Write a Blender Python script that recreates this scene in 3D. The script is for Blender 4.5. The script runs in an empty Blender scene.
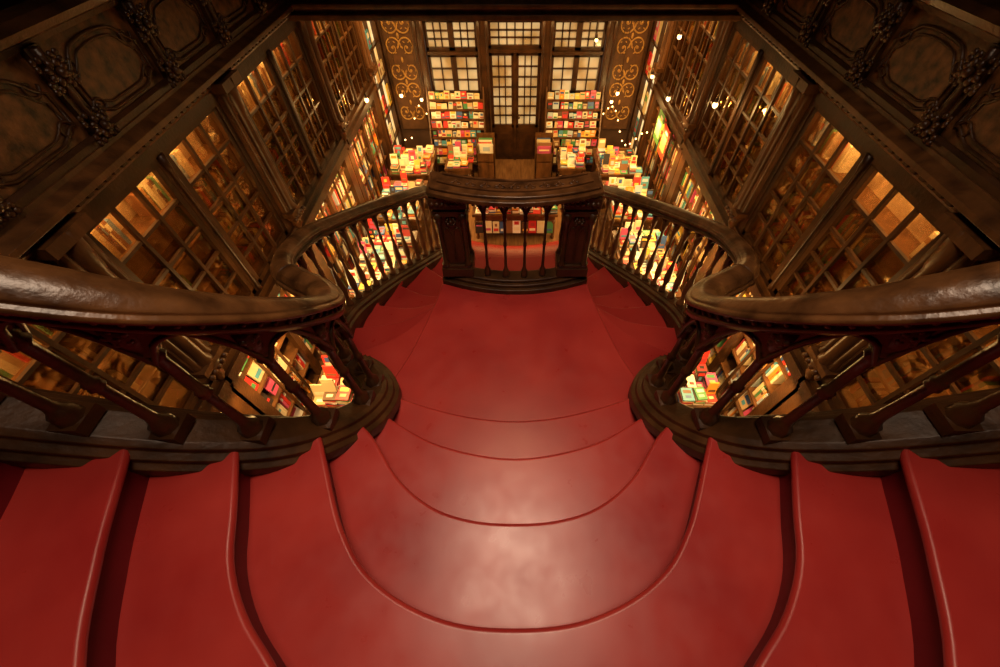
import bpy, math, random
from mathutils import Vector, Matrix
random.seed(7)
R=random
sc=bpy.context.scene
try:
    sc.view_settings.view_transform='Standard'
except Exception: pass

# ------------------------------------------------------------------ materials
def newmat(n):
    m=bpy.data.materials.new(n); m.use_nodes=True
    nt=m.node_tree; b=nt.nodes['Principled BSDF']
    return m,nt,b
def noisy(n,c1,c2,scale=6,rough=.4,stretch=(1,1,1),bump=.1,bscale=30,spec=.5,coat=0,detail=6,r2=None):
    m,nt,b=newmat(n)
    tc=nt.nodes.new('ShaderNodeTexCoord'); mp=nt.nodes.new('ShaderNodeMapping')
    mp.inputs['Scale'].default_value=stretch
    nz=nt.nodes.new('ShaderNodeTexNoise'); nz.inputs['Scale'].default_value=scale; nz.inputs['Detail'].default_value=detail
    cr=nt.nodes.new('ShaderNodeValToRGB'); cr.color_ramp.elements[0].color=(*c1,1); cr.color_ramp.elements[1].color=(*c2,1)
    cr.color_ramp.elements[0].position=.3; cr.color_ramp.elements[1].position=.7
    L=nt.links.new
    L(tc.outputs['Object'],mp.inputs[0]); L(mp.outputs[0],nz.inputs['Vector']); L(nz.outputs['Fac'],cr.inputs[0]); L(cr.outputs[0],b.inputs['Base Color'])
    n2=nt.nodes.new('ShaderNodeTexNoise'); n2.inputs['Scale'].default_value=bscale; n2.inputs['Detail'].default_value=4
    L(mp.outputs[0],n2.inputs['Vector'])
    bp=nt.nodes.new('ShaderNodeBump'); bp.inputs['Strength'].default_value=bump; bp.inputs['Distance'].default_value=.01
    L(n2.outputs['Fac'],bp.inputs['Height']); L(bp.outputs[0],b.inputs['Normal'])
    if r2 is not None:
        mr=nt.nodes.new('ShaderNodeMapRange'); mr.inputs[1].default_value=.3; mr.inputs[2].default_value=.7; mr.inputs[3].default_value=rough; mr.inputs[4].default_value=r2
        L(n2.outputs['Fac'],mr.inputs[0]); L(mr.outputs[0],b.inputs['Roughness'])
    else: b.inputs['Roughness'].default_value=rough
    b.inputs['Specular IOR Level'].default_value=spec
    b.inputs['Coat Weight'].default_value=coat
    return m
M_wood=noisy('dark_carved_wood',(.020,.0075,.0022),(.074,.028,.008),5,.34,(1,1,1),.35,40,.5)
M_plinth=noisy('waxed_plinth_wood',(.020,.008,.0024),(.080,.031,.009),7,.42,(1,1,1),.3,35,.3)
M_rail=noisy('polished_handrail_wood',(.024,.009,.003),(.14,.058,.018),9,.30,(1,1,1),.3,30,.5,.0)
M_mid=noisy('brown_oak',(.05,.019,.006),(.16,.064,.019),9,.36,(1,1,.3),.25,50,.5)
M_dark=noisy('dark_muntin_wood',(.028,.011,.003),(.09,.035,.010),9,.4,(1,1,.3),.2,50,.4)
M_burl=noisy('burl_panel',(.008,.003,.0015),(.22,.088,.028),13,.34,(1,1,1),.25,60,.45,detail=12)
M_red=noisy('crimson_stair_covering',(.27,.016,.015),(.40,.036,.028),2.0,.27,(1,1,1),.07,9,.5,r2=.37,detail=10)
M_red2=noisy('shaded_crimson_riser',(.13,.004,.008),(.18,.008,.012),3.5,.5,(1,1,1),.12,18,.3)  # darker copy of the stair crimson: riser shade put into the colour
M_floor=noisy('wood_floorboards',(.16,.07,.025),(.3,.15,.06),3,.35,(8,1,1),.1,30)
M_plaster=noisy('dark_plaster',(.05,.023,.011),(.085,.04,.02),4,.7)
M_tan=noisy('tan_cabinet_back',(.17,.09,.04),(.58,.38,.19),3.5,.5,detail=3)
M_gold=noisy('gilded_scroll',(.34,.17,.04),(.55,.31,.08),20,.45,spec=.5)
M_groundpanel=noisy('painted_brown_panel',(.06,.024,.008),(.13,.055,.018),6,.5)
def emit(n,c,s):
    m,nt,b=newmat(n); b.inputs['Base Color'].default_value=(*c,1)
    b.inputs['Emission Color'].default_value=(*c,1); b.inputs['Emission Strength'].default_value=s; return m
M_bulb=emit('bulb_glow',(1,.62,.25),5)
def panemat(name,c1,c2,st,scale=2.2):
    m,nt,b=newmat(name)
    tc=nt.nodes.new('ShaderNodeTexCoord'); nz=nt.nodes.new('ShaderNodeTexNoise'); nz.inputs['Scale'].default_value=scale
    cr=nt.nodes.new('ShaderNodeValToRGB'); cr.color_ramp.elements[0].color=(*c1,1); cr.color_ramp.elements[1].color=(*c2,1)
    cr.color_ramp.elements[0].position=.35; cr.color_ramp.elements[1].position=.65
    nt.links.new(tc.outputs['Object'],nz.inputs['Vector']); nt.links.new(nz.outputs['Fac'],cr.inputs[0])
    nt.links.new(cr.outputs[0],b.inputs['Emission Color']); b.inputs['Emission Strength'].default_value=st
    b.inputs['Base Color'].default_value=(.3,.2,.1,1); b.inputs['Roughness'].default_value=.15
    return m
M_pane=panemat('frosted_lit_pane',(.36,.19,.05),(.90,.62,.26),.6)
M_pane2=panemat('showcase_lit_back',(.8,.42,.10),(1,.8,.4),1.1,3)
M_glass=bpy.data.materials.new('cabinet_glass'); M_glass.use_nodes=True
nt=M_glass.node_tree; nt.nodes.clear()
o=nt.nodes.new('ShaderNodeOutputMaterial'); mx=nt.nodes.new('ShaderNodeMixShader'); t=nt.nodes.new('ShaderNodeBsdfTransparent'); g=nt.nodes.new('ShaderNodeBsdfGlossy')
t.inputs[0].default_value=(.9,.80,.6,1); g.inputs['Roughness'].default_value=.12; g.inputs['Color'].default_value=(.95,.68,.36,1)
tc=nt.nodes.new('ShaderNodeTexCoord'); nz=nt.nodes.new('ShaderNodeTexNoise'); nz.inputs['Scale'].default_value=5; bp=nt.nodes.new('ShaderNodeBump'); bp.inputs['Strength'].default_value=.5; bp.inputs['Distance'].default_value=.05
nt.links.new(tc.outputs['Object'],nz.inputs['Vector']); nt.links.new(nz.outputs['Fac'],bp.inputs['Height']); nt.links.new(bp.outputs[0],g.inputs['Normal'])
mx.inputs[0].default_value=.2
nt.links.new(t.outputs[0],mx.inputs[1]); nt.links.new(g.outputs[0],mx.inputs[2]); nt.links.new(mx.outputs[0],o.inputs[0])
M_book,nt,b=newmat('book_covers')
at=nt.nodes.new('ShaderNodeAttribute'); at.attribute_name='Col'; nt.links.new(at.outputs['Color'],b.inputs['Base Color']); b.inputs['Roughness'].default_value=.4

# ------------------------------------------------------------------ mesh builder
class MB:
    def __init__(s): s.v=[]; s.f=[]; s.m=[]; s.c=[]; s.sm=[]
    def add(s,vs,fs,mi=0,col=(1,1,1),smooth=False):
        o=len(s.v); s.v+=[tuple(p) for p in vs]
        for f in fs:
            s.f.append(tuple(i+o for i in f)); s.m.append(mi); s.c.append(col); s.sm.append(smooth)
    def box(s,c,d,mi=0,col=(1,1,1),rot=None):
        x,y,z=d[0]/2,d[1]/2,d[2]/2
        ps=[Vector(p) for p in((-x,-y,-z),(x,-y,-z),(x,y,-z),(-x,y,-z),(-x,-y,z),(x,-y,z),(x,y,z),(-x,y,z))]
        if rot is not None: ps=[rot@p for p in ps]
        c=Vector(c)
        s.add([p+c for p in ps],[(0,3,2,1),(4,5,6,7),(0,1,5,4),(1,2,6,5),(2,3,7,6),(3,0,4,7)],mi,col)
    def bx(s,x0,x1,y0,y1,z0,z1,mi=0,col=(1,1,1)):
        s.box(((x0+x1)/2,(y0+y1)/2,(z0+z1)/2),(abs(x1-x0),abs(y1-y0),abs(z1-z0)),mi,col)
    def lathe(s,p,prof,seg=10,mi=0,col=(1,1,1),smooth=True):
        vs=[];fs=[]
        for r,z in prof:
            for k in range(seg):
                a=2*math.pi*k/seg; vs.append((p[0]+r*math.cos(a),p[1]+r*math.sin(a),p[2]+z))
        n=len(prof)
        for i in range(n-1):
            for k in range(seg):
                k2=(k+1)%seg; fs.append((i*seg+k,i*seg+k2,(i+1)*seg+k2,(i+1)*seg+k))
        fs.append(tuple(reversed(range(seg)))); fs.append(tuple(range((n-1)*seg,n*seg)))
        s.add(vs,fs,mi,col,smooth)
    def ball(s,p,r,sc3=(1,1,1),seg=8,rings=6,mi=0,col=(1,1,1),rot=None):
        vs=[];fs=[]
        for i in range(rings+1):
            ph=math.pi*i/rings
            for k in range(seg):
                a=2*math.pi*k/seg
                q=Vector((r*sc3[0]*math.sin(ph)*math.cos(a),r*sc3[1]*math.sin(ph)*math.sin(a),r*sc3[2]*math.cos(ph)))
                if rot is not None: q=rot@q
                vs.append(q+Vector(p))
        for i in range(rings):
            for k in range(seg):
                k2=(k+1)%seg; fs.append((i*seg+k,(i+1)*seg+k,(i+1)*seg+k2,i*seg+k2))
        s.add(vs,fs,mi,col,True)
    def sweep(s,path,prof,mi=0,smooth=False,flip=False):
        n=len(path); m=len(prof); vs=[]; fs=[]
        for i,p in enumerate(path):
            a=path[max(i-1,0)]; b=path[min(i+1,n-1)]
            tx,ty=b[0]-a[0],b[1]-a[1]; l=math.hypot(tx,ty) or 1
            nx,ny=-ty/l,tx/l
            for q in prof: vs.append((p[0]+nx*q[0],p[1]+ny*q[0],p[2]+q[1]))
        for i in range(n-1):
            for k in range(m):
                k2=(k+1)%m; fs.append((i*m+k,i*m+k2,(i+1)*m+k2,(i+1)*m+k))
        fs.append(tuple(range(m))); fs.append(tuple(reversed(range((n-1)*m,n*m))))
        s.add(vs,fs,mi,(1,1,1),smooth)
    def tube(s,pts,r,seg=5,mi=0,col=(1,1,1)):
        vs=[];fs=[];n=len(pts); pts=[Vector(p) for p in pts]
        ref=None
        for i,p in enumerate(pts):
            t=(pts[min(i+1,n-1)]-pts[max(i-1,0)]).normalized()
            if ref is None: ref=t.orthogonal().normalized()
            ref=(ref-t*ref.dot(t)).normalized() if (ref-t*ref.dot(t)).length>1e-4 else t.orthogonal().normalized()
            w=t.cross(ref)
            rr=r[i] if isinstance(r,(list,tuple)) else r
            for k in range(seg):
                a=2*math.pi*k/seg; vs.append(p+ref*rr*math.cos(a)+w*rr*math.sin(a))
        for i in range(n-1):
            for k in range(seg):
                k2=(k+1)%seg; fs.append((i*seg+k,i*seg+k2,(i+1)*seg+k2,(i+1)*seg+k))
        s.add(vs,fs,mi,col,True)
    def prism(s,poly,z0,z1,mi=0,mside=None):
        n=len(poly)
        ar=sum(poly[i][0]*poly[(i+1)%n][1]-poly[(i+1)%n][0]*poly[i][1] for i in range(n))
        if ar<0: poly=poly[::-1]
        vs=[(x,y,z0) for x,y in poly]+[(x,y,z1) for x,y in poly]
        s.add(vs,[tuple(reversed(range(n))),tuple(range(n,2*n))],mi)
        o=len(s.v)-2*n
        for i in range(n):
            j=(i+1)%n; s.f.append((o+i,o+j,o+n+j,o+n+i)); s.m.append(mi if mside is None else mside); s.c.append((1,1,1)); s.sm.append(False)
    def slab(s,A,B,z0,z1,mi=0):
        n=len(A)
        vs=[(x,y,z1) for x,y in A]+[(x,y,z1) for x,y in B]+[(x,y,z0) for x,y in A]+[(x,y,z0) for x,y in B]
        fs=[]
        for i in range(n-1):
            fs.append((i,n+i,n+i+1,i+1)); fs.append((2*n+i,2*n+i+1,3*n+i+1,3*n+i))
            fs.append((i,i+1,2*n+i+1,2*n+i)); fs.append((n+i+1,n+i,3*n+i,3*n+i+1))
        fs.append((0,2*n,3*n,n)); fs.append((n-1,2*n-1,4*n-1,3*n-1))
        mid=n//2; a=Vector(vs[mid]);b=Vector(vs[n+mid]);c=Vector(vs[n+mid+1])
        if (b-a).cross(c-a).z<0: fs=[f[::-1] for f in fs]
        s.add(vs,fs,mi)
    def obj(s,name,mats,parent=None,bevel=0,segs=3,angle=40):
        me=bpy.data.meshes.new(name); me.from_pydata(s.v,[],s.f)
        for m in mats: me.materials.append(m)
        me.polygons.foreach_set('material_index',s.m); me.polygons.foreach_set('use_smooth',s.sm)
        if any(c!=(1,1,1) for c in s.c):
            ca=me.color_attributes.new('Col','FLOAT_COLOR','CORNER'); buf=[]
            for p,c in zip(me.polygons,s.c): buf+=[c[0],c[1],c[2],1]*p.loop_total
            ca.data.foreach_set('color',buf)
        me.update()
        ob=bpy.data.objects.new(name,me); sc.collection.objects.link(ob)
        if parent: ob.parent=parent
        if bevel:
            b=ob.modifiers.new('bevel','BEVEL'); b.width=bevel; b.segments=segs; b.limit_method='ANGLE'; b.angle_limit=math.radians(angle)
            for p in me.polygons: p.use_smooth=True
            ob.modifiers.new('wn','WEIGHTED_NORMAL')
        return ob
def empty(n,loc=(0,0,0)):
    e=bpy.data.objects.new(n,None); sc.collection.objects.link(e); e.empty_display_size=.2; return e

def catmull(P,sub=8):
    out=[]
    P=[Vector(p) for p in P]
    for i in range(len(P)-1):
        p0=P[max(i-1,0)];p1=P[i];p2=P[i+1];p3=P[min(i+2,len(P)-1)]
        for k in range(sub):
            t=k/sub
            out.append(.5*((2*p1)+(-p0+p2)*t+(2*p0-5*p1+4*p2-p3)*t*t+(-p0+3*p1-3*p2+p3)*t**3))
    out.append(P[-1]); return out
def arclen(P):
    s=[0]
    for i in range(1,len(P)): s.append(s[-1]+math.hypot(P[i][0]-P[i-1][0],P[i][1]-P[i-1][1]))
    return s
def at_s(P,S,s):
    s=max(0,min(S[-1],s))
    for i in range(1,len(P)):
        if S[i]>=s:
            t=(s-S[i-1])/max(1e-9,S[i]-S[i-1]); return P[i-1].lerp(P[i],t)
    return P[-1].copy()
def nrm_s(P,S,s):
    d=at_s(P,S,s+.01)-at_s(P,S,s-.01); d.z=0; d.normalize(); return d,Vector((-d.y,d.x,0))
def resamp(c,n):
    P=[Vector((a,b,0)) for a,b in c]; S=arclen(P)
    return [tuple(at_s(P,S,S[-1]*k/n)[:2]) for k in range(n+1)]

# ------------------------------------------------------------------ staircase geometry
F=[(-2.75,.55,1.66),(-2.2,.55,1.44),(-1.8,.56,1.22),(-1.45,.58,1.02),(-1.2,.62,.86),(-1.0,.70,.70),(-.88,.85,.52),(-.84,1.02,.36),
(-.88,1.2,.2),(-1.01,1.38,.09),(-1.20,1.52,.03),(-1.37,1.68,-.03),(-1.46,1.92,-.11),(-1.47,2.25,-.22),(-1.40,2.6,-.37),(-1.28,3.0,-.54),
(-1.10,3.4,-.70),(-.97,3.75,-.86),(-.92,4.1,-1.08),(-.90,4.6,-1.48),(-.90,6.2,-2.85)]
levels=[
(.17,[(-.87,1.21),(-.6,1.11),(-.3,1.03),(0,1.0)]),
(.34,[(-.83,1.02),(-.68,.92),(-.4,.78),(0,.71)]),
(.51,[(-.86,.88),(-.72,.76),(-.56,.56),(-.386,.433),(-.2,.375),(0,.36)]),
(.68,[(-.93,.76),(-.84,.58),(-.76,.42),(-.69,.30),(-.58,.17),(-.42,.07),(-.22,.005),(0,-.012)]),
(.85,[(-1.15,.62),(-1.10,.49),(-1.04,.33),(-.985,.177),(-.89,.04),(-.77,-.07),(-.5,-.28),(0,-.42)]),
(1.02,[(-1.44,.58),(-1.395,.48),(-1.34,.3),(-1.29,.157),(-1.18,-.09),(-.95,-.38),(-.5,-.68),(0,-.8)]),
(1.19,[(-1.72,.56),(-1.66,.35),(-1.6,.1),(-1.48,-.2),(-1.2,-.6),(-.6,-1.0),(0,-1.15)]),
(1.36,[(-2.0,.56),(-1.95,.3),(-1.87,0),(-1.75,-.3),(-1.4,-.8),(-.7,-1.3),(0,-1.5)]),
(1.53,[(-2.75,.56),(-2.78,.0),(-2.8,-.8),(-2.8,-1.8),(-2.6,-3.2),(-1.4,-3.3),(0,-3.4)])]
stair=empty('staircase')
def fullcurve(half):
    full=half+[(-x,y) for x,y in half[-2::-1]]
    return [(p[0],p[1]) for p in catmull([(a,b,0) for a,b in full],6)]
def offset(curve,d):
    out=[]
    for i,p in enumerate(curve):
        a=curve[max(i-1,0)];b=curve[min(i+1,len(curve)-1)]
        tx,ty=b[0]-a[0],b[1]-a[1]; l=math.hypot(tx,ty) or 1
        out.append((p[0]+ty/l*d,p[1]-tx/l*d))
    return out
N=72
curves=[resamp(fullcurve(h),N) for z,h in levels]
for i in range(len(levels)-1):
    z=levels[i][0]; A=curves[i]; B=offset(curves[i+1],.07)
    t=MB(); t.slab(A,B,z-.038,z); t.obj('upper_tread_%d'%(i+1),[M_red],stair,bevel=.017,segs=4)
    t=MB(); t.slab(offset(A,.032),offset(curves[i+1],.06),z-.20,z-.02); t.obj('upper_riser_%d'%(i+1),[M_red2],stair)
side=[(-.62,2.32),(-.645,2.15),(-.70,1.9),(-.78,1.6),(-.90,1.27),(-.87,1.1),(-.84,.92)]
sm=[(p[0],p[1]) for p in catmull([(a,b,0) for a,b in side],5)]
def mir(l): return [(-x,y) for x,y in l]
t=MB(); t.slab(sm,mir(sm),-.038,0); t.obj('landing',[M_red],stair,bevel=.016,segs=3)
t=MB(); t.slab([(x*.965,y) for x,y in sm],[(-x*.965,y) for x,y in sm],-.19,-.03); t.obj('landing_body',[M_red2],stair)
PL=catmull(F,8)
def near(pt):
    return min(range(len(PL)),key=lambda i:(PL[i][0]-pt[0])**2+(PL[i][1]-pt[1])**2)
O=[(-.93,1.29),(-1.34,1.66),(-1.47,2.08),(-1.43,2.5),(-1.30,2.95),(-1.11,3.38),(-.95,3.85)]
I=[(-.60,2.30),(-.60,2.37),(-.60,2.46),(-.60,2.58),(-.54,2.74),(0,2.92),(0,3.45)]
idx=[near(o) for o in O]
def nos(j):
    if j==0: return [p for p in sm if p[1]>=1.27]
    a=Vector((*I[j],0)); b=Vector((PL[idx[j]][0],PL[idx[j]][1],0))
    m=(a+b)/2; d=(b-a); n=Vector((d.y,-d.x,0)).normalized()
    m=m+n*d.length*(-.12)
    return [(p[0],p[1]) for p in catmull([a,m,b],6)]
RISE=.155
for sgn in (1,-1):
    for j in range(0,5):
        up=resamp(nos(j),14)
        dn=resamp(nos(j+1),14)
        up2=[]
        for (x,y),(x2,y2) in zip(up,dn):
            d=Vector((x-x2,y-y2)); l=d.length or 1; d/=l; up2.append((x+d.x*.05,y+d.y*.05))
        z=-RISE*(j+1)
        A=[(x*sgn,y) for x,y in dn]; B=[(x*sgn,y) for x,y in up2]
        t=MB(); t.slab(A,B,z-.038,z)
        t.obj('winder_tread',[M_red],stair,bevel=.015,segs=3)
        oi=[(PL[q][0]*sgn,PL[q][1]) for q in range(idx[j],idx[j+1]+1)]
        ch=[(oi[0][0]+(oi[-1][0]-oi[0][0])*k/(len(oi)-1),oi[0][1]+(oi[-1][1]-oi[0][1])*k/(len(oi)-1)) for k in range(len(oi))]
        t=MB(); t.slab(oi,[(x*.93,y) for x,y in ch],z-.03,z-.001); t.obj('winder_edge',[M_red],stair)
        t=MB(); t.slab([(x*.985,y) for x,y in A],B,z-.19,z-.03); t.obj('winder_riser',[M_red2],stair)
z=-RISE*6; t=MB()
def xs(n,w): return [-w+2*w*k/n for k in range(n+1)]
def bow(w,ye,yc,n=16): return [(x,yc+(ye-yc)*(x/w)**2) for x in xs(n,w)]
t.slab(bow(.97,3.92,3.68),bow(1.12,3.28,2.80),z-.19,z)
j=6; TD=.215
while z-.17>-2.99:
    z-=.17; y0=3.86+(j-6)*TD
    t.slab(bow(.94,y0+TD+.01,y0+TD-.17),bow(.94,y0-.05,y0-.24),z-.19,z); j+=1
t.obj('lower_flight_treads',[M_red],stair,bevel=.014,segs=3)
t=MB()
t.prism([(-.8,1.0),(.8,1.0),(.6,2.3),(-.6,2.3)],-.32,-.19,0)
t.prism([(-2.7,.5),(2.7,.5),(2.7,-3.2),(-2.7,-3.2)],-.1,.0,0)
t.obj('soffit',[M_wood],stair)

# ------------------------------------------------------------------ railings
RAILP0=[(-.062,-.005),(-.098,.008),(-.102,.022),(-.098,.036),(-.080,.044),(-.080,.056),(-.072,.066),(-.05,.088),(-.02,.099),(.02,.099),(.05,.088),(.072,.066),(.080,.056),(.080,.044),(.098,.036),(.102,.022),(.098,.008),(.062,-.005),(.062,-.022),(.078,-.035),(.078,-.05),(.055,-.08),(-.055,-.08),(-.078,-.05),(-.078,-.035),(-.062,-.022)]
RAILP=[(a*.82,b*.9) for a,b in RAILP0]
RAILS=[(a*.66,b*.70) for a,b in RAILP0]
PLIN=[(-.13,-.12),(-.13,-.05),(-.105,-.035),(-.105,-.005),(-.075,.012),(-.075,.04),(-.05,.055),(.05,.055),(.075,.04),(.075,.012),(.105,-.005),(.105,-.035),(.13,-.05),(.13,-.12),(.10,-.14),(.10,-.42),(-.10,-.42),(-.10,-.14)]
PLOUT=[(-.08,-.18),(-.08,-.09),(-.065,-.07),(-.065,-.04),(-.042,-.02),(-.042,.0),(.042,.0),(.042,-.02),(.065,-.04),(.065,-.07),(.08,-.09),(.08,-.18),(.065,-.2),(.065,-.55),(-.065,-.55),(-.065,-.2)]
def arch(d): return math.sqrt(max(0,1-(.5+.5*d)**2))/.866
def arch_band(mb,P,S,ss,h_top,H,th=.02,mi=0,roll=.009,htf=None,rings=True,m=12):
    ht=(lambda s:h_top) if htf is None else htf
    for a,b in zip(ss[:-1],ss[1:]):
        bot=[];top=[];nrm=[]
        for k in range(m+1):
            t=k/m; s=a+(b-a)*t; p=at_s(P,S,s); d,n=nrm_s(P,S,s); nrm.append(n)
            dd=abs(2*t-1); dd=min(1,dd/.88)
            zz=ht(s)-H*.16-H*.84*(1-arch(dd))
            top.append(p+Vector((0,0,ht(s)))); bot.append(p+Vector((0,0,zz)))
        vs=[];fs=[]
        for k in range(m+1):
            n=nrm[k]*th
            vs+= [top[k]+n,bot[k]+n,bot[k]-n,top[k]-n]
        for k in range(m):
            o=4*k; fs+=[(o,o+1,o+5,o+4),(o+1,o+2,o+6,o+5),(o+2,o+3,o+7,o+6)]
        mb.add(vs,fs,mi)
        for sg in (1,-1):
            mb.tube([bot[k]+nrm[k]*th*sg for k in range(m+1)],roll,5,mi)
            if rings:
                for kk in (m//4,m-m//4):
                    mb.ball(bot[kk]+Vector((0,0,-H*.03)),H*.075,(1,1,1),6,4,mi)
    if rings:
      for s in ss:
        p=at_s(P,S,s); d,n=nrm_s(P,S,s)
        for sg in (1,-1):
            c=p+n*(th+.004)*sg+Vector((0,0,ht(s)-H*.36))
            for q in range(5):
                a=q*2*math.pi/5+.3
                mb.ball(c+d*(.020*H/.2*math.cos(a))+Vector((0,0,.026*H/.2*math.sin(a))),.013*H/.2,(1,1,1),6,4,mi)
            mb.ball(c+n*sg*.006,.010*H/.2,(1,1,1),6,4,mi)
def prof_scaled(pr,h): return [(r,z*h) for r,z in pr]
GOTH=[(.050,0),(.050,.05),(.040,.07),(.043,.10),(.026,.13),(.021,.16),(.018,.30),(.018,.43),(.027,.445),(.020,.46),(.027,.475),(.018,.49),(.019,.73),(.032,.755),(.024,.775),(.032,.795),(.024,.81),(.036,.86),(.042,.90),(.042,1)]
TURN=[(.034,0),(.034,.06),(.024,.09),(.018,.13),(.030,.2),(.034,.27),(.028,.36),(.016,.48),(.011,.6),(.020,.63),(.020,.66),(.011,.69),(.015,.82),(.026,.88),(.028,1)]
HR=.89
for sgn in (-1,1):
    par=empty('stair_railing')
    P=[Vector((p[0]*(-sgn),p[1],p[2])) for p in catmull(F,10)]
    S=arclen(P); s_split=S[100]
    def lift(s):
        u=max(0,min(1,(S[85]-s)/(S[85]-S[40]))); return .085*u*u*(3-2*u)
    RP=[p+Vector((0,0,HR-.09+lift(S[i]))) for i,p in enumerate(P)]
    mb=MB(); mb.sweep(RP[:105],RAILP,0,False); mb.sweep(RP[98:],RAILS,0,False)
    ob=mb.obj('handrail',[M_rail],par,bevel=.004,segs=2,angle=25)
    mb=MB(); q=.1
    while q<s_split:
        p=at_s(P,S,q); d,n=nrm_s(P,S,q)
        for sg in (1,-1): mb.ball(p+n*sg*.056+Vector((0,0,HR-.105+lift(q))),.0105,(1,1,1),6,4)
        q+=.036
    mb.obj('bead_moulding',[M_mid],par)
    mb=MB(); mb.sweep(P[:98],PLIN,0,False); mb.sweep(P[92:],PLOUT,0,False); mb.obj('plinth',[M_plinth],par,bevel=.004,segs=2,angle=25)
    s=.10; n=int(round((s_split-s)/.215)); st=(s_split-s)/n
    ss=[s+st*k for k in range(n+1)]
    mb=MB()
    for q in ss:
        p=at_s(P,S,q); mb.lathe(p+Vector((0,0,.04)),prof_scaled(GOTH,HR-.19+lift(q)),8,0)
        mb.box(p+Vector((0,0,.06)),(.105,.105,.05))
    arch_band(mb,P,S,ss,0,.22,.024,0,.011,htf=lambda s:HR-.13+lift(s))
    mb.obj('gothic_balusters',[M_wood],par)
    n2=int((S[-1]-s_split)/.14); st2=(S[-1]-s_split)/n2
    ss2=[s_split+st2*k for k in range(0,n2+1)]
    mb=MB()
    for q in ss2[1:]:
        p=at_s(P,S,q); mb.lathe(p+Vector((0,0,-.01)),prof_scaled(TURN,HR-.09-.04),8,0)
    arch_band(mb,P,S,ss2,HR-.125,.09,.014,0,.006,rings=False)
    mb.obj('turned_balusters',[M_mid],par)

# ------------------------------------------------------------------ central balustrade
cb=empty('central_balustrade')
def strip(mb,hw,yf,ye,w,z0,z1,n=24):
    f=[];b=[]
    for k in range(n+1):
        x=-hw+2*hw*k/n; u=1-(x/hw)**2; y=ye+(yf-ye)*u
        f.append((x,y-w/2)); b.append((x,y+w/2))
    mb.slab(f,b,z0,z1)
mb=MB(); strip(mb,.60,2.31,2.44,.25,.845,.88); strip(mb,.58,2.32,2.44,.20,.88,.90)
strip(mb,.565,2.32,2.43,.15,.825,.845); mb.obj('top_rail',[M_rail],cb,bevel=.008)
mb=MB(); strip(mb,.53,2.28,2.40,.018,.90,.912); strip(mb,.50,2.40,2.49,.018,.90,.912)
for k in range(9):
    x=-.4+.1*k; y=2.44-.11*(1-(x/.6)**2)
    mb.tube([(x+.026*math.cos(a)*(1+.35*math.cos(4*a)),y+.026*math.sin(a)*(1+.35*math.cos(4*a)),.903) for a in [2*math.pi*q/24 for q in range(25)]],.005,4)
for k in range(33):
    x=-.56+1.12*k/32; y=2.44-.13*(1-(x/.60)**2)-.108
    mb.ball((x,y,.837),.011,seg=6,rings=4)
mb.obj('top_rail_beading',[M_mid],cb)
mb=MB(); strip(mb,.61,2.31,2.44,.24,-.02,.045); strip(mb,.59,2.31,2.44,.18,.045,.075); strip(mb,.57,2.31,2.44,.12,.075,.10)
strip(mb,.60,2.34,2.44,.18,-.9,-.02)
mb.obj('base_plinth',[M_plinth],cb,bevel=.01)
Pc=[Vector((-.37+.74*k/30,2.43-.12*(1-((-.37+.74*k/30)/.59)**2),0)) for k in range(31)]
Sc=arclen(Pc); L=Sc[-1]
mb=MB(); nb=5; ss=[L*k/nb for k in range(nb+1)]
for q in ss[1:-1]:
    p=at_s(Pc,Sc,q); mb.lathe(p+Vector((0,0,.09)),[(r*.58,z) for r,z in prof_scaled(GOTH,.745)],8)
arch_band(mb,Pc,Sc,ss,.83,.12,.022,0,.008)
for sg in (-1,1):
    cx,cy=sg*.465,2.41
    mb.box((cx,cy,.43),(.16,.15,.66)); mb.box((cx,cy,.14),(.25,.22,.08)); mb.box((cx,cy,.19),(.22,.2,.03)); mb.box((cx,cy,.70),(.23,.2,.04)); mb.box((cx,cy,.79),(.26,.22,.08)); mb.box((cx,cy,.735),(.2,.17,.04))
    for dx in(-1,1):
        for dy in(-1,1):
            mb.lathe((cx+dx*.09,cy+dy*.075,.2),prof_scaled([(.032,0),(.032,.05),(.021,.08),(.019,.5),(.019,.8),(.032,.86),(.036,1)],.5),8)
    for face in (-1,1):
        for off in (-.036,.036):
            pts=[Vector((cx+off-.03,cy+face*.078,.26)),Vector((cx+off-.03,cy+face*.078,.5))]
            for k in range(1,9):
                t=k/8; d=abs(2*t-1); pts.append(Vector((cx+off-.03+.06*t,cy+face*.078,.5+.07*arch(d))))
            pts.append(Vector((cx+off+.03,cy+face*.078,.26)))
            mb.tube(pts,.006,5)
        for k in range(8):
            a=k*math.pi/4; mb.ball((cx+.03*math.cos(a),cy+face*.082,.625+.03*math.sin(a)),.014,seg=6,rings=4)
        mb.ball((cx,cy+face*.085,.625),.018,seg=6,rings=4)
        for k in range(7): mb.ball((cx-.105+.035*k,cy+face*.11,.79),.016,seg=6,rings=4)
mb.obj('posts_and_balusters',[M_wood],cb)

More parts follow.
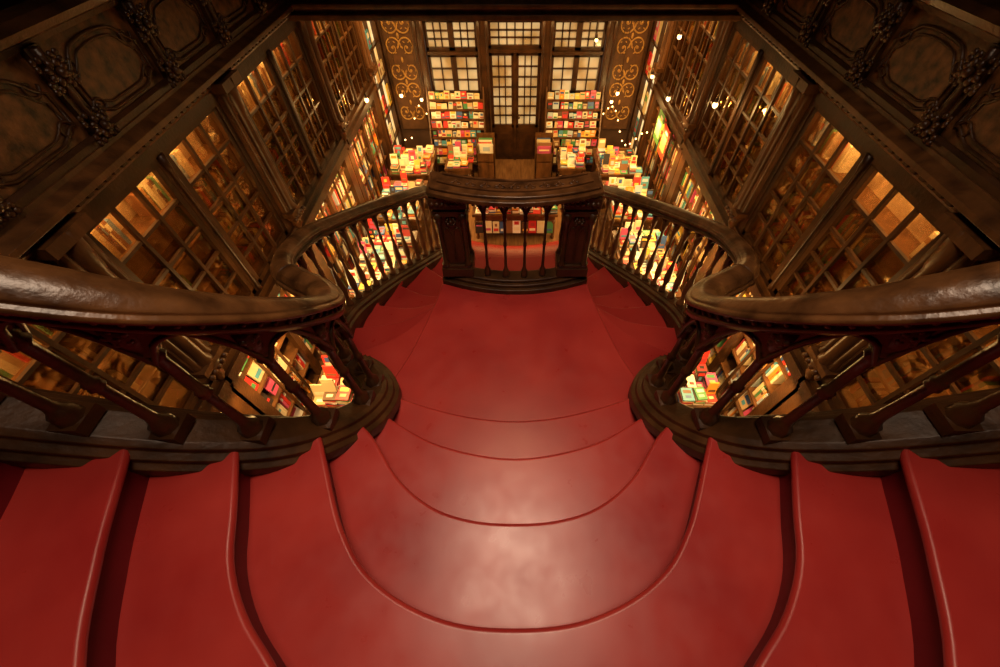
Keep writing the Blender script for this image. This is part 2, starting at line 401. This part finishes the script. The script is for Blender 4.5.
# ------------------------------------------------------------------ room shell
D=9.7; W=2.8
def simple(name,x0,x1,y0,y1,z0,z1,mat):
    mb=MB(); mb.bx(x0,x1,y0,y1,z0,z1); return mb.obj(name,[mat])
simple('floor',-3.4,3.4,-3.5,D+.1,-3.1,-3.0,M_floor)
simple('wall_left',-3.35,-3.22,-3.5,D,-3.0,1.2,M_plaster)
simple('wall_right',3.22,3.35,-3.5,D,-3.0,1.2,M_plaster)
simple('wall_back',-5,5,-3.6,-3.5,-3,7,M_plaster)
simple('wall_upper_left',-5.1,-5,-3.5,D+.2,1.2,7,M_plaster)
simple('wall_upper_right',5,5.1,-3.5,D+.2,1.2,7,M_plaster)
simple('wall_upper_front',-5,5,D+.1,D+.2,1.3,7,M_plaster)
simple('ceiling',-5,5,-3.5,D+.2,7,7.1,M_plaster)
mb=MB(); mb.bx(-5,-2.86,-3.5,D,1.22,1.36); mb.bx(2.86,5,-3.5,D,1.22,1.36); mb.bx(-2.86,2.86,6.15,D,1.22,1.36)
mb.obj('floor_gallery',[M_floor])
mb=MB()
mb.bx(-3.3,-1.9,D,D+.1,-3,1.2); mb.bx(1.9,3.3,D,D+.1,-3,1.2); mb.bx(-1.9,1.9,D,D+.1,.0,1.2)
mb.obj('wall_entrance',[M_plaster])
mb=MB()
for x in (-1.95,-.66,.66,1.95):
    w=.17 if abs(x)<1 else .14
    mb.bx(x-w/2,x+w/2,D-.16,D-.002,-3,.05)
    for dx in (-w/2,w/2): mb.lathe((x+dx,D-.16,-3),[(.045,0),(.045,.3),(.028,.34),(.026,2.6),(.045,2.7),(.045,3.0)],8)
mb.bx(-2.1,2.1,D-.18,D-.002,-.06,.10); mb.bx(-2.1,2.1,D-.24,D-.1,.1,.16)
mb.obj('trim_1',[M_wood])
def glazed(e,x0,x1,z0,z1,cols,rows,y,fr=.06,mt=.028):
    m=MB()
    m.bx(x0,x0+fr,y-.04,y+.02,z0,z1); m.bx(x1-fr,x1,y-.04,y+.02,z0,z1); m.bx(x0,x1,y-.04,y+.02,z0,z0+fr); m.bx(x0,x1,y-.04,y+.02,z1-fr,z1)
    for c in range(1,cols): 
        x=x0+fr+(x1-x0-2*fr)*c/cols; m.bx(x-mt/2,x+mt/2,y-.03,y+.01,z0,z1)
    for r in range(1,rows):
        z=z0+fr+(z1-z0-2*fr)*r/rows; m.bx(x0,x1,y-.03,y+.01,z-mt/2,z+mt/2)
    m.obj('frame',[M_wood],e)
    g=MB(); g.bx(x0+.01,x1-.01,y+.012,y+.02,z0+.01,z1-.01); g.obj('panes',[M_pane],e)
wl=empty('window_1'); wr=empty('window_2')
for e,sg in ((wl,-1),(wr,1)):
    a,b=sorted((sg*.77,sg*1.86)); mid=(a+b)/2
    glazed(e,a,mid,-.62,-.08,3,3,D); glazed(e,mid,b,-.62,-.08,3,3,D)
    glazed(e,a,mid,-1.45,-.68,2,3,D); glazed(e,mid,b,-1.45,-.68,2,3,D)
    m=MB(); m.bx(a,b,D-.03,D+.03,-3,-1.45); m.obj('dado',[M_wood],e)
    m=MB(); m.bx(a,b,D-.1,D+.03,-.68,-.62); m.obj('transom',[M_wood],e)
d1=empty('door_1')
glazed(d1,-.56,.56,-.58,-.08,6,3,D)
for sg in(-1,1):
    a,b=sorted((sg*.01,sg*.56)); glazed(d1,a,b,-2.2,-.64,3,7,D,fr=.07)
    m=MB(); m.bx(a,b,D-.05,D+.03,-3,-2.2); m.bx(a+.1,b-.1,D-.07,D-.04,-2.9,-2.32); m.obj('panel',[M_wood],d1)
m=MB(); m.bx(-.56,.56,D-.1,D+.03,-.64,-.58); m.bx(-.03,.03,D-.08,D,-3,-.62); m.ball((.09,D-.09,-1.95),.03); m.obj('transom_and_handle',[M_wood],d1)

for sg in(-1,1):
    e=empty('gilded_scroll_panel')
    m=MB(); a,b=sorted((sg*2.04,sg*2.74)); m.bx(a,b,D-.1,D-.01,-2.2,.9); m.obj('board',[M_groundpanel],e)
    m=MB(); m.bx(a,a+.05,D-.13,D-.09,-2.2,.9); m.bx(b-.05,b,D-.13,D-.09,-2.2,.9); m.obj('edging',[M_wood],e)
    m=MB(); cx=(a+b)/2
    for k in range(7):
        zc=-2.0+.42*k; s2=1 if k%2 else -1
        for s3 in (1,-1):
            pts=[];rr=[]
            for q in range(26):
                t=q/25; an=t*2.6*math.pi; r=.17*(1-t)+.012
                pts.append((cx+s3*(.15-r*math.cos(an)),D-.112,zc+.2+s2*r*math.sin(an)*1.15)); rr.append(.017*(1-t*.5))
            m.tube(pts,rr,5)
            m.ball((cx+s3*.15,D-.112,zc+.2),.028,(1,.4,1),6,4)
            for q in range(6):
                a2=q*1.05; m.ball((cx+s3*(.15+.10*math.cos(a2)),D-.112,zc+.2+.11*math.sin(a2)),.02,(.6,.3,1.3),6,4,rot=Matrix.Rotation(a2,3,'Y'))
        m.ball((cx,D-.112,zc+.4),.045,(.6,.4,1.3),6,4)
    m.obj('scrollwork',[M_gold],e)

# ------------------------------------------------------------------ books
PAL=[(.85,.78,.6),(.8,.7,.45),(.65,.04,.03),(.05,.12,.35),(.78,.30,.04),(.85,.58,.10),(.07,.26,.10),(.03,.025,.025),(.38,.04,.04),(.45,.55,.62),(.9,.86,.78),(.7,.62,.45),(.25,.12,.05),(.6,.48,.28),(.8,.66,.35),(.08,.30,.42),(.6,.4,.2),(.12,.06,.03),(.55,.08,.2),(.6,.03,.03)]
DPAL=[(.2,.08,.03),(.3,.14,.05),(.12,.05,.03),(.35,.22,.1),(.45,.05,.04),(.1,.16,.22),(.45,.33,.18),(.6,.5,.3),(.1,.2,.08)]
def spines(mb,sg,xf,y0,y1,z,hmax,depth=.2,pal=PAL,fill=.93):
    y=y0
    while y<y1-.02:
        w=R.uniform(.018,.05)
        if R.random()>fill: y+=R.uniform(.03,.12); continue
        h=hmax*R.uniform(.68,.97); d=depth*R.uniform(.8,1)
        c=R.choice(pal); x0=xf+sg*R.uniform(0,.02)
        mb.bx(x0,x0+sg*d,y,min(y+w-.002,y1),z,z+h,0,c)
        if R.random()<.5: 
            c2=R.choice(pal); mb.bx(x0-sg*.0015,x0+sg*.01,y+.002,min(y+w-.004,y1-.002),z+h*.6,z+h*.8,0,c2)
        y+=w
def cover(mb,M,w,h,pal=PAL):
    c=R.choice(pal); rot=M.to_3x3(); o=M.translation
    mb.box(o+rot@Vector((0,0,h/2)),(w,.02,h),0,c,rot)
    c2=R.choice(pal); k=R.random()
    mb.box(o+rot@Vector((0,-.011,h*(.72 if k<.5 else .3))),(w*.75,.004,h*R.uniform(.1,.3)),0,c2,rot)
    if R.random()<.6: mb.box(o+rot@Vector((0,-.011,h*(.32 if k<.5 else .7))),(w*R.uniform(.3,.6),.004,h*R.uniform(.2,.4)),0,R.choice(pal),rot)
BAYS=[(-.4,1.75),(1.95,3.9),(4.2,6.1),(6.4,8.3)]
for sg in(-1,1):
    rotY=Matrix.Rotation(math.radians(90)*sg*-1,4,'Z')
    for bi,(y0,y1) in enumerate(BAYS):
        e=empty('glazed_bookcase')
        m=MB(); xf=sg*W; xb=sg*3.2
        m.bx(xb,xb-sg*.03,y0-.1,y1+.1,-3,-.8)
        for y in (y0-.05,y1+.05): m.bx(xf,xb,y-.04,y+.04,-3,.95)
        m.bx(xf-sg*.03,xf+sg*.06,y0-.12,y0+.05,-3,.95); m.bx(xf-sg*.03,xf+sg*.06,y1-.05,y1+.12,-3,.95)
        ym=(y0+y1)/2
        m.bx(xf-sg*.02,xf+sg*.05,ym-.05,ym+.05,-3,.95)
        m.lathe((xf-sg*.03,ym,-.7),[(.03,0),(.03,.05),(.018,.08),(.018,1.35),(.03,1.4),(.035,1.5)],8)
        m.bx(xf-sg*.06,xb,y0-.1,y1+.1,-3,-2.82)
        m.bx(xf-sg*.10,xb,y0-.12,y1+.12,-.86,-.78); m.bx(xf-sg*.06,xb,y0-.12,y1+.12,-.78,-.70); m.bx(xf-sg*.06,xf+sg*.0,y0-.12,y1+.12,-.95,-.86)
        m.bx(xf-sg*.04,xb,y0-.1,y1+.1,.80,.95)
        m.obj('carcass',[M_wood],e)
        m=MB(); m.bx(xb,xb-sg*.03,y0-.1,y1+.1,-.8,.9); m.obj('upper_back',[M_tan],e)
        m=MB(); zs=[-2.82,-2.46,-2.12,-1.78,-1.44,-1.12]
        for z in zs[1:]: m.bx(xf+sg*.02,xb,y0,y1,z-.025,z)
        zu=[-.70,-.34,.02,.38]
        for z in zu[1:]: m.bx(xf+sg*.16,xb,y0,y1,z-.02,z)
        m.obj('shelves',[M_mid],e)
        m=MB()
        for i,z in enumerate(zs):
            for (a,b) in ((y0,ym-.05),(ym+.05,y1)):
                hm=.30
                if R.random()<.35:
                    y=a+.1
                    while y<b-.08:
                        w=R.uniform(.12,.2); h=R.uniform(.19,.285)
                        M=Matrix.Translation((xf+sg*.07,y,z+.002))@rotY@Matrix.Rotation(math.radians(-12),4,'X')
                        cover(m,M,w,h); y+=w+R.uniform(.01,.05)
                else: spines(m,sg,xf+sg*.05,a,b,z,hm)
        for k,z in enumerate(zu): 
            yy=y0
            while yy<y1-.1:
                L2=R.uniform(.15,.6)
                if R.random()<.62: spines(m,sg,xf+sg*.18,yy,min(yy+L2,y1),z,.28,.16,DPAL,.95)
                yy+=L2
        m.obj('books',[M_book],e)
        m=MB()
        for (a,b) in ((y0+.05,ym-.05),(ym+.05,y1-.05)):
            z0,z1=-.70,.80
            fr=.055
            X0,X1=xf-sg*.015,xf+sg*.025
            m.bx(X0,X1,a,a+fr,z0,z1); m.bx(X0,X1,b-fr,b,z0,z1); m.bx(X0,X1,a,b,z0,z0+fr); m.bx(X0,X1,a,b,z1-fr,z1)
            nc,nr=3,5
            for c in range(1,nc):
                y=a+fr+(b-a-2*fr)*c/nc; m.bx(xf-sg*.015,xf+sg*.02,y-.016,y+.016,z0,z1)
            for r in range(1,nr):
                z=z0+fr+(z1-z0-2*fr)*r/nr; m.bx(xf-sg*.008,xf+sg*.02,a,b,z-.013,z+.013)
            m.bx(xf-sg*.03,xf+sg*.02,a,b,z1-.04,z1+.01)
            for c in range(nc):
                yc=a+fr+(b-a-2*fr)*(c+.5)/nc
                m.ball((xf-sg*.025,yc,z1+.05),.025,(.6,1,1),6,4)
        for (a,b) in ((y0+.05,ym-.05),(ym+.05,y1-.05)):
            for f in (1/3,2/3):
                y=a+(b-a)*f; m.bx(xf-sg*.01,xf+sg*.02,y-.013,y+.013,-2.82,-.9)
        m.obj('muntins',[M_dark],e)
        m=MB(); m.bx(xf+sg*.03,xf+sg*.036,y0+.05,y1-.05,-.7,.8); m.obj('glass',[M_glass],e)
    for y in (1.85,4.05,6.25,8.42):
        e=empty('wall_column'); m=MB(); x=sg*2.73
        for dy,r in ((-.085,.028),(0,.045),(.085,.028)):
            m.lathe((x-(sg*.02 if dy==0 else 0),y+dy,-.5),[(r*1.5,0),(r*1.5,.05),(r,.09),(r,1.1),(r*1.3,1.14),(r*1.7,1.3),(r*1.9,1.42)],10)
        m.box((x,y,.89),(.2,.34,.08)); m.box((x,y,-.5),(.17,.30,.06)); m.box((x+sg*.05,y,.2),(.1,.26,1.4))
        m.lathe((x+sg*.02,y,-.86),[(.01,0),(.035,.04),(.03,.08),(.07,.16),(.06,.20),(.11,.29),(.13,.34)],8)
        m.bx(sg*2.78,sg*3.2,y-.16,y+.16,-3,-.5)
        for k in range(5): m.ball((x-sg*.08,y+(k-2)*.06,-.57),.03,seg=6,rings=4)
        m.obj('shaft_cluster',[M_mid],e)
    e=empty('poster_showcase'); m=MB(); m.bx(sg*2.86,sg*2.92,8.6,9.6,-2.9,.5); 
    m.obj('lit_back',[M_pane2],e)
    m=MB(); m.bx(sg*2.76,sg*2.88,8.55,8.63,-3,.9); m.bx(sg*2.76,sg*2.88,9.5,9.6,-3,.9); m.bx(sg*2.76,sg*2.9,8.6,9.6,.5,.6); m.bx(sg*2.76,sg*2.9,8.6,9.6,-3,-2.85)
    for z in (-2.2,-1.6,-1.0,-.4,.1): m.bx(sg*2.79,sg*2.87,8.6,9.55,z-.02,z+.02)
    m.bx(sg*2.79,sg*2.87,9.05,9.09,-2.9,.5)
    m.obj('frame',[M_wood],e)
    m=MB()
    for z in (-2.85,-2.2,-1.6,-1.0,-.4):
        for y in (8.75,8.95,9.2,9.4):
            if R.random()<.6: cover(m,Matrix.Translation((sg*2.80,y,z+.05))@rotY,R.uniform(.14,.18),R.uniform(.2,.4))
    m.obj('posters',[M_book],e)
e=empty('hanging_poster'); m=MB()
for (y,z,c,c2) in ((6.75,-.9,(.75,.08,.04),(.85,.7,.2)),(7.2,-.85,(.12,.35,.08),(.8,.75,.4))):
    m.bx(2.655,2.665,y,y+.34,z-.5,z,0,c); m.bx(2.650,2.656,y+.05,y+.29,z-.4,z-.15,0,c2); m.bx(2.650,2.656,y+.05,y+.2,z-.1,z-.05,0,(.9,.85,.7))
m.obj('sheets',[M_book],e)

# ------------------------------------------------------------------ gallery parapet + cornice
for sg in(-1,1):
    e=empty('gallery_parapet'); 
    def toroom(pr): return [(a*(1 if sg>0 else -1),b) for a,b in pr]
    m=MB()
    yl=[(sg*2.78,.5+(6.2-.5)*k/6,0) for k in range(7)]
    m.sweep(yl,toroom([(-.1,.88),(.02,.88),(.05,.91),(.05,.94),(.11,.97),(.14,.975),(.14,1.015),(.10,1.03),(.06,1.05),(.06,1.08),(-.1,1.08)]))
    m.obj('cornice',[M_mid],e,bevel=.004,segs=2)
    m=MB(); m.sweep(yl,toroom([(-.06,1.08),(.02,1.08),(.02,1.62),(-.06,1.62)])); m.obj('panel',[M_burl],e)
    m=MB(); m.sweep(yl,toroom([(-.1,1.60),(.04,1.60),(.05,1.63),(.10,1.65),(.12,1.69),(.08,1.73),(-.1,1.73)]))
    m.sweep(yl,toroom([(.0,1.08),(.05,1.08),(.05,1.12),(.03,1.14),(0,1.14)])); m.obj('top_rail',[M_wood],e)
    m=MB()
    y=.55
    while y<6.15:
        m.bx(sg*2.70,sg*2.74,y,y+.045,.925,.965); y+=.09
    m.obj('dentils',[M_wood],e)
    m=MB()
    ys=[.82,1.71,2.6,3.49,4.38,5.27,6.1]
    for y in ys:
        m.box((sg*2.745,y,1.34),(.05,.10,.54)); 
        m.lathe((sg*2.71,y,1.1),[(.03,0),(.018,.05),(.018,.42),(.03,.5)],8)
        for zc in (1.18,1.48):
            cx=sg*2.68
            m.ball((cx-sg*.02,y,zc),.028)
            for k in range(8):
                a=k*math.pi/4+.3
                m.ball((cx,y+.055*math.cos(a),zc+.045*math.sin(a)),.022,(.7,1.3,.9),6,5,rot=Matrix.Rotation(a,3,'X'))
            for k in range(4):
                a=k*math.pi/2+math.pi/4
                for q in (-1,0,1):
                    a2=a+q*.28; rr=.10 if q else .125
                    m.ball((cx+sg*.015,y+rr*math.cos(a2),zc+rr*.85*math.sin(a2)),.017,(.7,1.2,1.2),6,5)
    for a,b in zip(ys[:-1],ys[1:]):
        for ins,r in ((.10,.012),(.14,.008)):
            pts=[]
            A=a+ins;B=b-ins
            n=24
            for k in range(n+1):
                t=k/n; pts.append(Vector((sg*2.755,A+(B-A)*t,1.50-(ins-.1)+.05*math.sin(math.pi*t)-.09*max(0,math.cos(2*math.pi*t))**2)))
            for k in range(n+1):
                t=1-k/n; pts.append(Vector((sg*2.755,A+(B-A)*t,1.17+(ins-.1)+.06*max(0,math.cos(2*math.pi*t))**2)))
            pts.append(pts[0]); m.tube(pts,r,5)
        for s4,yb in ((1,a),(-1,b)):
            for zc,s5 in ((1.22,1),(1.46,-1)):
                pts=[];rr=[]
                for q in range(18):
                    t=q/17; an=t*2.1*math.pi; r=.055*(1-t)+.008
                    pts.append((sg*2.752,yb+s4*(.17-r*math.cos(an)),zc+s5*r*math.sin(an))); rr.append(.010*(1-t*.4))
                m.tube(pts,rr,5)
    m.obj('carved_bosses',[M_wood],e)
e=empty('gallery_front_beam'); m=MB()
m.bx(-2.8,2.8,5.98,6.16,.86,1.6); m.bx(-2.8,2.8,5.9,6.2,.86,.92); m.bx(-2.8,2.8,5.88,6.0,.98,1.03)
m.obj('beam',[M_mid],e,bevel=.01,segs=2)

# ------------------------------------------------------------------ tables, racks
def table(x0,x1,y0,y1,h=.86,front=False):
    e=empty('display_table'); m=MB(); z=-3
    m.bx(x0,x1,y0,y1,z+h-.05,z+h); m.bx(x0+.05,x1-.05,y0+.05,y1-.05,z+h-.17,z+h-.05)
    for x in(x0+.07,x1-.07):
        for y in(y0+.07,y1-.07): m.lathe((x,y,z),prof_scaled([(.035,0),(.045,.08),(.03,.15),(.04,.5),(.03,.8),(.045,.9),(.045,1)],h-.17),8)
    m.bx(x0+.05,x1-.05,y0+.05,y1-.05,z+.15,z+.18)
    m.obj('table_frame',[M_mid],e)
    b=MB(); y=y0+.13
    while y<y1-.1:
        x=x0+.09
        while x<x1-.07:
            zz=z+h+.001; n=R.randint(1,7); w,d=R.uniform(.11,.165),R.uniform(.17,.21)
            for k in range(n):
                t=R.uniform(.015,.03); rot=Matrix.Rotation(R.uniform(-.12,.12),3,'Z'); c=R.choice(PAL)
                b.box((x+.04,y,zz+t/2),(w,d,t-.001),0,c,rot); zz+=t
            b.box((x+.04,y+d*.2,zz+.001),(w*.7,d*.25,.002),0,R.choice(PAL),rot)
            b.box((x+.04,y-d*.2,zz+.001),(w*.5,d*.2,.002),0,R.choice(PAL),rot)
            if R.random()<.35:
                cover(b,Matrix.Translation((x+.04,y+.02,zz+.003))@Matrix.Rotation(math.radians(-15),4,'X'),w,d*1.05)
            x+=w+.012
        y+=.22
    if front:
        x=x0+.12
        while x<x1-.12:
            w=R.uniform(.11,.17)
            cover(b,Matrix.Translation((x,y0+.0,z+.182))@Matrix.Rotation(math.radians(-14),4,'X'),w,R.uniform(.22,.32)); x+=w+.012
    b.obj('books',[M_book],e)
for sg in(-1,1):
    for (y0,y1) in ((2.2,3.8),(4.1,5.7),(6.0,7.3),(7.5,8.6)):
        a,b=sorted((sg*1.75,sg*2.62)); table(a,b,y0,y1,.86)
table(-.85,.85,6.48,7.3,.62,True)
for sg in(-1,1):
    a,b=sorted((sg*.95,sg*1.55)); table(a,b,8.0,8.75,.7)
for sg in(-1,1):
    e=empty('tiered_book_rack'); a,b=sorted((sg*.72,sg*1.95)); m=MB(); bk=MB()
    n=8
    for k in range(n):
        z=-2.75+k*.178; y=8.98+k*.066
        m.bx(a,b,y,y+.10,z-.02,z); m.bx(a,b,y-.01,y,z-.02,z+.03)
        x=a+.08
        while x<b-.05:
            w=R.uniform(.08,.15); h=R.uniform(.12,.20)
            cover(bk,Matrix.Translation((x+R.uniform(-.005,.005),y+.035,z+.001))@Matrix.Rotation(math.radians(-14),4,'X')@Matrix.Rotation(R.uniform(-.09,.09),4,'Y'),w,h); x+=w+.006
    for x in(a-.015,b+.015): 
        m.add([(x-.015,8.93,-3),(x+.015,8.93,-3),(x+.015,9.52,-3),(x-.015,9.52,-3),(x-.015,8.93,-2.65),(x+.015,8.93,-2.65),(x+.015,9.52,-1.25),(x-.015,9.52,-1.25)],[(0,3,2,1),(4,5,6,7),(0,1,5,4),(1,2,6,5),(2,3,7,6),(3,0,4,7)])
    m.obj('rack_frame',[M_mid],e); bk.obj('books',[M_book],e)
    e=empty('wooden_card_bin'); m=MB(); a,b=sorted((sg*.46,sg*.86)); y0=8.35
    m.bx(a,a+.02,y0,y0+.45,-3,-2.0); m.bx(b-.02,b,y0,y0+.45,-3,-2.0); m.bx(a,b,y0,y0+.02,-3,-2.15); m.bx(a,b,y0+.43,y0+.45,-3,-1.9); m.bx(a,b,y0,y0+.45,-2.35,-2.33)
    m.obj('bin',[M_mid],e)
    bk=MB()
    for k in range(7): cover(bk,Matrix.Translation(((a+b)/2+R.uniform(-.03,.03),y0+.06+k*.05,-2.33))@Matrix.Rotation(math.radians(-10),4,'X'),.3,R.uniform(.3,.36))
    bk.obj('cards',[M_book],e)

# ------------------------------------------------------------------ lamps
WARM=(1,.57,.18)
def area(name,loc,sx,sy,power,rot=(0,0,0),col=WARM,spread=None):
    l=bpy.data.lights.new(name,'AREA'); l.shape='RECTANGLE'; l.size=sx; l.size_y=sy; l.energy=power; l.color=col
    if spread: l.spread=spread
    o=bpy.data.objects.new(name,l); o.location=loc; o.rotation_euler=rot; sc.collection.objects.link(o); return o
def point(name,loc,p,r=.04,col=WARM,parent=None):
    l=bpy.data.lights.new(name,'POINT'); l.energy=p; l.color=col; l.shadow_soft_size=r
    o=bpy.data.objects.new(name,l); o.location=loc; sc.collection.objects.link(o)
    if parent: o.parent=parent
    return o
for sg in(-1,1):
    area('shelf_strip_light',(sg*2.55,4.5,-.92),.08,7.6,205,(0,math.radians(18)*sg,0))
    for (y0,y1) in BAYS:
        area('cabinet_light',(sg*2.93,(y0+y1)/2,.78),.08,1.6,17,(0,math.radians(-12)*sg,0),(1,.64,.30))
    area('undergallery_fill',(sg*2.2,7.9,.9),.5,1.6,50)  # added unseen fill warming the area under the gallery, no fixture modelled
area('skylight_lamp',(0,.75,4.7),1.3,1.9,58,(0,0,0),(1,.72,.50),math.radians(115))
area('landing_fill',(0,2.5,4.7),1.0,1.0,8,(0,0,0),(1,.60,.32),math.radians(80))  # added overhead fill to brighten the landing, not an actual lamp
area('entrance_fill',(0,8.0,.85),2.5,1.2,70)  # added fill hidden behind the beam, warms the entrance
def pendant(x,y,z,top,p=5):
    e=empty('pendant_bulb'); m=MB(); m.tube([(x,y,z+.05),(x,y,top)],.006,5); m.lathe((x,y,z+.02),[(.018,0),(.02,.05),(.008,.08)],8); m.obj('cord',[M_wood],e)
    m=MB(); m.ball((x,y,z),.034,seg=10,rings=8); m.obj('bulb',[M_bulb],e)
    if p: point('glow',(x,y,z-.07),p,.03,parent=e)
for x,y,z,p in ((-2.2,8.2,-.9,8),(2.0,8.3,-.9,8),(-2.4,6.8,-.4,8),(2.4,6.6,-.3,8),(2.05,8.9,-1.3,6),(-2.0,9.0,-1.3,6),(2.5,5.2,.2,8),(1.6,9.2,-.3,0),(2.55,7.3,.3,0),(2.5,8.0,-.5,0)):
    pendant(x,y,z,1.22 if y>6.2 else .9,p)
m=MB()
for k in range(12):
    m.ball((1.9+.055*k,8.8-.12*k,-1.5+.25*math.sin(k*.7)),.017,seg=6,rings=4)
for k in range(5):
    m.ball((-1.9-.09*k,8.8-.2*k,-1.5+.25*math.sin(k*1.4)),.017,seg=6,rings=4)
m.obj('fairy_lights',[M_bulb])
for sg in(-1,1): point('stairwell_fill',(sg*2.1,2.6,-.6),18,.08)  # added fill points in the stair void to brighten the lower books

w=bpy.data.worlds.new('World'); sc.world=w; w.use_nodes=True
w.node_tree.nodes['Background'].inputs[0].default_value=(.25,.14,.08,1); w.node_tree.nodes['Background'].inputs[1].default_value=.3

cam=bpy.data.cameras.new('Camera'); cam.lens=14.04; cam.sensor_width=36; cam.shift_x=-.015; cam.clip_start=.02
co=bpy.data.objects.new('Camera',cam); co.location=(0,0,2.4); co.rotation_euler=(math.radians(36.7),0,0); sc.collection.objects.link(co)
sc.camera=co
